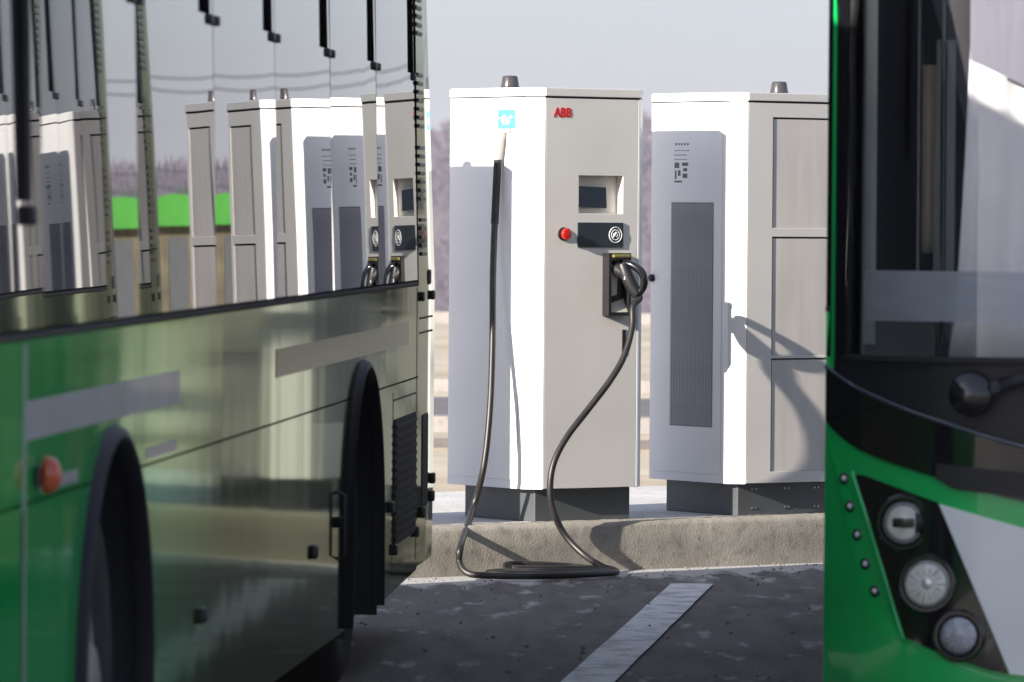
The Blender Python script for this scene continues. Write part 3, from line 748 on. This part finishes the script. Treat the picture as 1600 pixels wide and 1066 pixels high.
        # half-clear pale strip along the bottom of the windscreen
        patch('pale_strip', [(.10, 1.268), (1.3, 1.268), (1.3, 1.405), (.10, 1.405)], -.012, .002, HALFCLEAR, r)
        bm = B(); prism(bm, [(-1.14, .36, 1.156), (-.95, .33, 1.156), (-.95, .36, 1.40), (-1.14, .40, 1.40)], (0, .04, 0)); obj('dash_box', bm, PLINTH, r)

def make_bus(loc, rz, L, yf, yr, panes, vis, label, cab):
    r = empty('bus', loc, rz, label, 'bus', 'green buses at the charging bays')
    AR, AZ = .56, .50               # arch radius and centre height
    tailY = L - .91
    SB, SEAM, SILL = .23, .955, 1.30
    bus_front(r, cab)
    def arc(yc, z0, rad, a0=0, a1=180, n=20):
        return [(yc - rad * math.cos(R(a0 + (a1 - a0) * k / n)), AZ + rad * math.sin(R(a0 + (a1 - a0) * k / n))) for k in range(n + 1)]
    ac = math.degrees(math.asin((SEAM - AZ) / AR)); hx = AR * math.cos(R(ac))
    for s in (-1, 1):
        def P(poly, off=0.0, th=.03): # panel from (y,z) outline
            bm = B(); prism(bm, [(s * (HW + off), y, z) for y, z in poly], (-s * th, 0, 0)); return bm
        y0 = .31
        # lower skirt panels between seam and bottom
        f = [(y0, SB), (yf - AR, SB), (yf - AR, AZ)] + arc(yf, 0, AR, 0, ac, 8)[1:] + [(y0, SEAM)]
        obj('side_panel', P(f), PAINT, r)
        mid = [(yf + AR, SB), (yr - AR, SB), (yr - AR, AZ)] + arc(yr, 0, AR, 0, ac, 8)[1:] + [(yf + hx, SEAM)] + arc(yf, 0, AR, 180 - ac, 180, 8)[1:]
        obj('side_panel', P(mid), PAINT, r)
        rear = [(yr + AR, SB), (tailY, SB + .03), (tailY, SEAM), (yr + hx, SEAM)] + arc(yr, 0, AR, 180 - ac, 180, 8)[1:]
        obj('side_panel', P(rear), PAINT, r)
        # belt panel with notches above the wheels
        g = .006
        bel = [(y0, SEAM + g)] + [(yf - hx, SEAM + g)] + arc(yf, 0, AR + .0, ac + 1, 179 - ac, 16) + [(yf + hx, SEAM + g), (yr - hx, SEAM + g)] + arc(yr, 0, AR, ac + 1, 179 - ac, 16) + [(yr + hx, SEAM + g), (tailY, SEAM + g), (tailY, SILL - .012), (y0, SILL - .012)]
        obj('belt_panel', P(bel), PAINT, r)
        bm = B(); box(bm, s * (HW - .10), s * (HW - .06), y0 + .02, yf - AR, .4, 2.7); box(bm, s * (HW - .10), s * (HW - .06), yf + AR, yr - AR, .3, 2.7)
        box(bm, s * (HW - .10), s * (HW - .06), yr + AR, tailY, .3, 2.7); box(bm, s * (HW - .10), s * (HW - .06), yf - AR, yf + AR, 1.07, 2.7); box(bm, s * (HW - .10), s * (HW - .06), yr - AR, yr + AR, 1.07, 2.7)
        obj('side_lining', bm, DARKIN, r)
        bm = B(); box(bm, s * (HW - .03), s * (HW + .002), y0, tailY, SILL - .010, SILL + .003, .002); obj('sill_seal', bm, RUBBER, r)
        # window panes, each slightly bowed
        rp = random.Random(21 if s == vis else 5)
        for i in range(len(panes) - 1):
            a, b_ = panes[i] + .006, panes[i + 1] - .006
            bm = B(); nx, nz = 20, 8; V = []
            sag = .0034; tw = -.0042; yaw = rp.uniform(-.0006, .0006); pit = rp.uniform(-.0012, .0012)
            for j in range(nz + 1):
                t = j / nz; z = SILL + .01 + (2.74 - SILL - .01) * t; row = []
                for k in range(nx + 1):
                    fx = k / nx
                    x = HW - .004 - .03 * t + 4 * sag * fx * (1 - fx) + yaw * (fx - .5) * (b_ - a) + pit * (t - .5) * .5 + tw * (t - .45) * (fx - .5) * (b_ - a)
                    row.append(bm.verts.new((s * x, a + (b_ - a) * fx, z)))
                V.append(row)
            for j in range(nz):
                for k in range(nx): bm.faces.new((V[j][k], V[j][k + 1], V[j + 1][k + 1], V[j + 1][k]))
            V0 = [[v.co.copy() for v in row] for row in V]
            pn = obj('window_pane', bm, TINT, r, True)
            if i > 0:
                for yy in (a + .05, b_ - .07):
                    bm = B(); box(bm, s * (HW - .03), s * (HW - .009), yy - .03, yy + .03, 2.03, 2.056, .004); obj('window_latch', bm, BLACKP, pn, 40)
                bm = B(); k0, k1 = 16, 19; W_ = []
                for j in range(4, nz + 1):
                    W_.append([bm.verts.new(V0[j][k] + Vector((s * .0012, 0, .03 if j == 4 else 0))) for k in range(k0, k1 + 1)])
                for j in range(len(W_) - 1):
                    for k in range(k1 - k0): bm.faces.new((W_[j][k], W_[j][k + 1], W_[j + 1][k + 1], W_[j + 1][k]))
                obj('vent_opening', bm, mat('matte_black', (.004, .004, .005), 1.0, var=.3, vscale=9, spec=0.0), pn)
            bm = B(); prism(bm, [(s * (HW - .012), b_ + .001, SILL + .01), (s * (HW - .012), b_ + .011, SILL + .01), (s * (HW - .042), b_ + .011, 2.74), (s * (HW - .042), b_ + .001, 2.74)], (-s * .01, 0, 0)); obj('pane_seal', bm, RUBBER, r)
        # arches
        for yc in (yf, yr):
            bm = B(); prof = [(.008, -.02), (.008, .018), (.016, .025), (.035, .018), (.046, -.004)]   # radial offset, proud
            path = [(yc - AR, SB + .004)] + arc(yc, 0, AR, 0, 180, 26) + [(yc + AR, SB + .004)]
            rows = []
            for k, (y, z) in enumerate(path):
                if k == 0: ny, nz_ = -1, 0
                elif k == len(path) - 1: ny, nz_ = 1, 0
                else:
                    ny, nz_ = (y - yc) / AR, (z - AZ) / AR
                rows.append([bm.verts.new((s * (HW + o), y + ny * (ra - .03), z + nz_ * (ra - .03))) for ra, o in prof])
            for k in range(len(rows) - 1):
                for j in range(len(prof) - 1): bm.faces.new((rows[k][j], rows[k][j + 1], rows[k + 1][j + 1], rows[k + 1][j]))
            obj('wheel_arch', bm, FLARE, r, 50)
            # wheel well
            bm = B(); rows = []
            for (y, z) in [(yc - AR + .003, .2)] + arc(yc, 0, AR - .003, 0, 180, 16) + [(yc + AR - .003, .2)]:
                rows.append([bm.verts.new((s * (HW - .002), y, z)), bm.verts.new((s * (HW - .6), y, z))])
            for k in range(len(rows) - 1): bm.faces.new((rows[k][0], rows[k][1], rows[k + 1][1], rows[k + 1][0]))
            bm.faces.new([rw[1] for rw in rows])
            obj('wheel_well', bm, DARKIN, r)
            M = axisM((s * (HW - .34), yc, .475), (s, 0, 0))
            bm = B(); lathe(bm, [(.27, .02), (.40, 0), (.455, .03), (.472, .07), (.472, .22), (.455, .265), (.41, .285), (.31, .275), (.285, .25)], 48, M); wh = obj('wheel', bm, TYRE, r, 50)
            bm = B(); lathe(bm, [(.285, .10), (.285, .255), (.275, .262), (.262, .25), (.25, .17), (.17, .15), (.16, .25), (.13, .275), (.10, .30), (.05, .31), (0, .312)] if yc == yf else [(.285, .10), (.285, .255), (.275, .262), (.262, .25), (.23, .12), (.14, .08), (.13, .16), (.10, .19), (0, .2)], 40, M); rm = obj('rim', bm, RIM, wh, 35)
            for k in range(10):
                a = 2 * PI * k / 10
                bm = B(); lathe(bm, [(.017, 0), (.017, .03), (.01, .04)], 6, M @ Matrix.Translation((.205 * math.cos(a), .205 * math.sin(a), .15 if yc == yf else .10))); obj('wheel_nut', bm, STEEL, rm)
        if not cab:
            bm = B(); box(bm, s * (HW + .0005), s * (HW + .012), 1.51, 1.63, .988, 1.032, .006)
            lm = obj('marker_base', bm, BLACKP, r)
            bm = B(); lathe(bm, [(.025, 0), (.026, .012), (.021, .028), (.012, .036), (0, .038)], 20, axisM((s * (HW + .011), 1.57, 1.01), (s, 0, 0)) @ Matrix.Diagonal((1, 1.5, 1, 1))); obj('marker_lamp', bm, AMBER, lm, True)
        if True:
            # decals on the belt; the faint rear band paints in a reflection
            for (a, b_, z0_, z1_, m_) in ((1.39, 3.86, 1.085, 1.165, DECAL), (1.6, 3.8, .972, .998, DECAL), (6.0, 10.3, 1.085, 1.165, REFLBAND)):
                if b_ < tailY:
                    cuts = [(a, b_)]
                    if z0_ < 1.0: cuts = [(a, yf - .56), (yf + .56, b_)]
                    for (ca, cb) in cuts:
                        bm = B(); box(bm, s * (HW + .0004), s * (HW + .0014), ca, cb, z0_, z1_); obj('belt_band', bm, m_, r)
            # panel joint near the door, rubber strip
            bm = B(); box(bm, s * (HW - .01), s * (HW + .002), 1.365, 1.372, SB + .02, SEAM - .01); obj('joint_seal', bm, RUBBER, r)
            for ya in (1.376, 1.40):
                bm = B(); box(bm, s * (HW - .004), s * (HW + .0022), ya, ya + .007, SB + .02, SILL - .02); obj('joint_trim', bm, DECAL, r)
            bm = B(); tube(bm, [(s * (HW - .002), 1.40, 1.57), (s * (HW - .008), 1.385, 2.1), (s * (HW - .026), 1.38, 2.73)], .011, 10); obj('door_seal', bm, RUBBER, r, 60)
            bm = B(); box(bm, s * (HW - .01), s * (HW + .012), 1.42, 1.47, 1.52, 1.56, .006); obj('door_stop', bm, BLACKP, r, 40)
            for yy in (4.3, 7.05):
                if yy < yr - AR - .1:
                    bm = B(); box(bm, s * (HW - .001), s * (HW + .014), yy - .04, yy + .04, .515, .555, .005); obj('flap_latch', bm, BLACKP, r, 40)
            yy = yr - .82
            bm = B(); tube(bm, [(s * HW, yy, .47), (s * (HW + .022), yy, .48), (s * (HW + .022), yy, .67), (s * HW, yy, .68)], .006, 8); obj('flap_handle', bm, BLACKP, r, 60)
            bm = B(); box(bm, s * (HW - .001), s * (HW + .02), yy + .02, yy + .05, .565, .60, .005); obj('flap_latch', bm, BLACKP, r, 40)
            # engine grille behind the rear wheel
            ga, gb = tailY - .95, tailY - .10
            bm = B(); box(bm, s * (HW - .02), s * (HW + .003), ga, gb, .40, .835); g_ = obj('engine_grille', bm, DARKIN, r)
            bm = B(); box(bm, s * (HW + .0032), s * (HW + .009), ga + .01, gb - .01, -.006, .006); sl0 = None
            me = bpy.data.meshes.new('slat'); bm.to_mesh(me); bm.free(); me.materials.append(RUBBER)
            for k in range(14):
                o = bpy.data.objects.new('slat', me); C.objects.link(o); o.parent = g_; o.location = (0, 0, .42 + .03 * k)
            for (a, b_, z0_, z1_) in ((ga - .05, gb + .04, .90, .906), (ga - .055, ga - .048, .30, .93), (gb + .04, gb + .047, .30, 1.28)):
                bm = B(); box(bm, s * (HW - .002), s * (HW + .0012), a, b_, z0_, z1_); obj('panel_joint', bm, RUBBER, r)
            for (yy, zz) in ((ga - .15, .54), (ga, .385), (gb + .02, .40)):
                bm = B(); box(bm, s * (HW - .001), s * (HW + .015), yy - .03, yy + .03, zz - .018, zz + .02, .005); obj('flap_latch', bm, BLACKP, r, 40)
    # tail: rounded corner column and rear wall, leaning forward above the belt
    levels = [.27, .33, .6, .95, 1.3, 1.7, 2.1, 2.5, 2.75, 2.9, 3.0, 3.04]
    bm = B(); rows = []
    for z in levels:
        yt = L - (.34 * (z - 1.3) / 1.6 if z > 1.3 else 0) - (.05 * (1 - (z - .27) / .3) if z < .57 else 0)
        inx = .03 * max(0, (z - 1.3) / 1.45) + (0 if z < 2.75 else (.02, .06, .16)[min(2, int((z - 2.76) / .1))])
        rad = .2; row = []
        half = [(HW - inx, tailY + .004), (HW - inx, (tailY + yt - rad) / 2)] + [(HW - inx - rad + rad * math.cos(R(a)), yt - rad + rad * math.sin(R(a))) for a in range(0, 91, 15)] + [(.5, yt + .02), (0, yt + .025)]
        row = [bm.verts.new((x, y, z)) for x, y in half] + [bm.verts.new((-x, y, z)) for x, y in reversed(half[:-1])]
        rows.append(row)
    for k in range(len(rows) - 1):
        for j in range(len(rows[0]) - 1): bm.faces.new((rows[k][j], rows[k][j + 1], rows[k + 1][j + 1], rows[k + 1][j]))
    bm.faces.new(rows[-1]); bm.faces.new(rows[0][::-1])
    obj('tail_body', bm, PAINT, r, 40)
    for s in (-1, 1):
        lean = lambda z: .34 * (z - 1.3) / 1.6 if z > 1.3 else 0
        inx = lambda z: .03 * max(0, (z - 1.3) / 1.45)
        heights = [2.33 - .031 * k + .155 for k in range(10)] + [2.055 - .031 * k for k in range(7)] + [1.79 - .031 * k for k in range(7)] + [1.527 - .031 * k for k in range(5)]
        bm = B(); box(bm, -.004, .006, -.11, .11, -.007, .007, .002, 1); me = bpy.data.meshes.new('louvre'); bm.to_mesh(me); bm.free(); me.materials.append(BLACKP)
        for z in heights:
            o = bpy.data.objects.new('louvre', me); C.objects.link(o); o.parent = r
            o.location = (s * (HW - inx(z)), tailY + .22 - .55 * lean(z), z)
            if s < 0: o.rotation_euler = (0, 0, PI)
        ty = tailY
        bm = B(); box(bm, s * (HW - .01), s * (HW + .004), ty + .40, ty + .52, 1.285, 1.345, .01); obj('tail_slot', bm, DARKIN, r)
        for yy in (ty + .12, ty + .57):
            bm = B(); box(bm, s * (HW - .001), s * (HW + .012), yy - .035, yy + .035, 1.23, 1.265, .005); obj('tail_latch', bm, BLACKP, r, 40)
        for zz in (1.165, 1.112):
            bm = B(); box(bm, s * (HW - .002), s * (HW + .0015), ty + .05, ty + .61, zz, zz + .007); obj('panel_joint', bm, RUBBER, r)
        bm = B(); box(bm, s * (HW - .02), s * (HW + .003), ty + .18, ty + .45, .47, .82, .012); g_ = obj('tail_grille', bm, DARKIN, r)
        for (yy, zz) in ((ty + .58, .565), (ty + .55, .50), (ty + .16, .46)):
            bm = B(); box(bm, s * (HW - .001), s * (HW + .018), yy - .03, yy + .03, zz - .02, zz + .02, .005); obj('flap_latch', bm, BLACKP, r, 40)
        bm = B(); box(bm, s * .72, s * 1.08, L + .0, L + .03, .75, 1.05, .02); obj('tail_lamp', bm, RED, r)
    # roof
    prof = [(-1.222, 2.741), (-1.222, 2.80), (-1.17, 2.93), (-1.02, 3.02), (-.6, 3.06), (0, 3.07), (.6, 3.06), (1.02, 3.02), (1.17, 2.93), (1.222, 2.80), (1.222, 2.741)]
    bm = B(); prism(bm, [(x, .22, z) for x, z in prof], (0, tailY - .22, 0)); obj('roof', bm, BWHITE, r, 30)
    bm = B(); box(bm, -.8, .8, 2.5, tailY - 1.5, 3.06, 3.14, .03); obj('battery_fairing', bm, BWHITE, r)
    bm = B(); box(bm, -1.15, 1.15, 1.7, L - .4, .55, .6); box(bm, -.6, .6, .6, L - .5, .25, .56); obj('chassis', bm, DARKIN, r)
    return r
PL = [.36, 1.66, 3.14, 4.63, 6.07, 7.63, 9.18, 10.71]
busL = make_bus(av * 10.1 + rv * (-1.771 - HW), -AX, 11.62, 2.69, 8.62, PL, 1, 'green bus on the left with mirror-like windows reflecting the chargers', False)
busR = make_bus(av * 15.55 + rv * (-.225 + HW), -AX, 9.2, 2.69, 6.6, [.36, 1.66, 3.14, 4.63, 6.07, 7.3, 8.29], -1, 'green bus on the right seen head-on, round headlamps and curtain behind windscreen', True)

# ------------------------------------------------------------------ loose bits on the road
rg = random.Random(9); V = []; F = []
def grit(x, y, s):
    i = len(V); P_ = [(0, 0, 1.1), (1, 0, .3), (0, 1, .35), (-1, .1, .3), (.1, -1, .3), (0, 0, -.1)]
    a = rg.uniform(0, 6)
    for p in P_:
        k = s * rg.uniform(.7, 1.2); V.append((x + (p[0] * math.cos(a) - p[1] * math.sin(a)) * k, y + (p[0] * math.sin(a) + p[1] * math.cos(a)) * k, p[2] * k - .002))
    for f in ((0, 1, 2), (0, 2, 3), (0, 3, 4), (0, 4, 1), (5, 2, 1), (5, 3, 2), (5, 4, 3), (5, 1, 4)): F.append(tuple(i + j for j in f))
for _ in range(380):
    a = rg.uniform(-3, 4); b_ = -abs(rg.gauss(0, .5)) - .01; p = kp(a, b_); grit(p.x, p.y, rg.uniform(.003, .009))
for _ in range(260):
    p = kp(rg.uniform(-4, 4), rg.uniform(-6, -.4)); grit(p.x, p.y, rg.uniform(.004, .013))
me = bpy.data.meshes.new('gravel'); me.from_pydata(V, [], F)
tag(obj('gravel', me, mat('grit', (.1, .09, .08), .9, col2=(.3, .26, .2), vscale=30)), 'loose grit and small stones scattered on the asphalt by the kerb', 'gravel', kind='stuff')

# ------------------------------------------------------------------ haze
bm = B(); box(bm, -1900, 1900, -1600, 2600, -34, 46)
hz = obj('haze', bm, None); tag(hz, 'thin pale winter haze filling the air over the lot', 'haze', kind='stuff')
hm = bpy.data.materials.new('haze'); hm.use_nodes = True; t = hm.node_tree; t.nodes.clear()
o_ = t.nodes.new('ShaderNodeOutputMaterial'); pv = t.nodes.new('ShaderNodeVolumePrincipled')
pv.inputs['Color'].default_value = (.86, .84, .97, 1); pv.inputs['Density'].default_value = .00016; pv.inputs['Anisotropy'].default_value = 0.0
t.links.new(pv.outputs[0], o_.inputs['Volume']); hz.data.materials.append(hm)
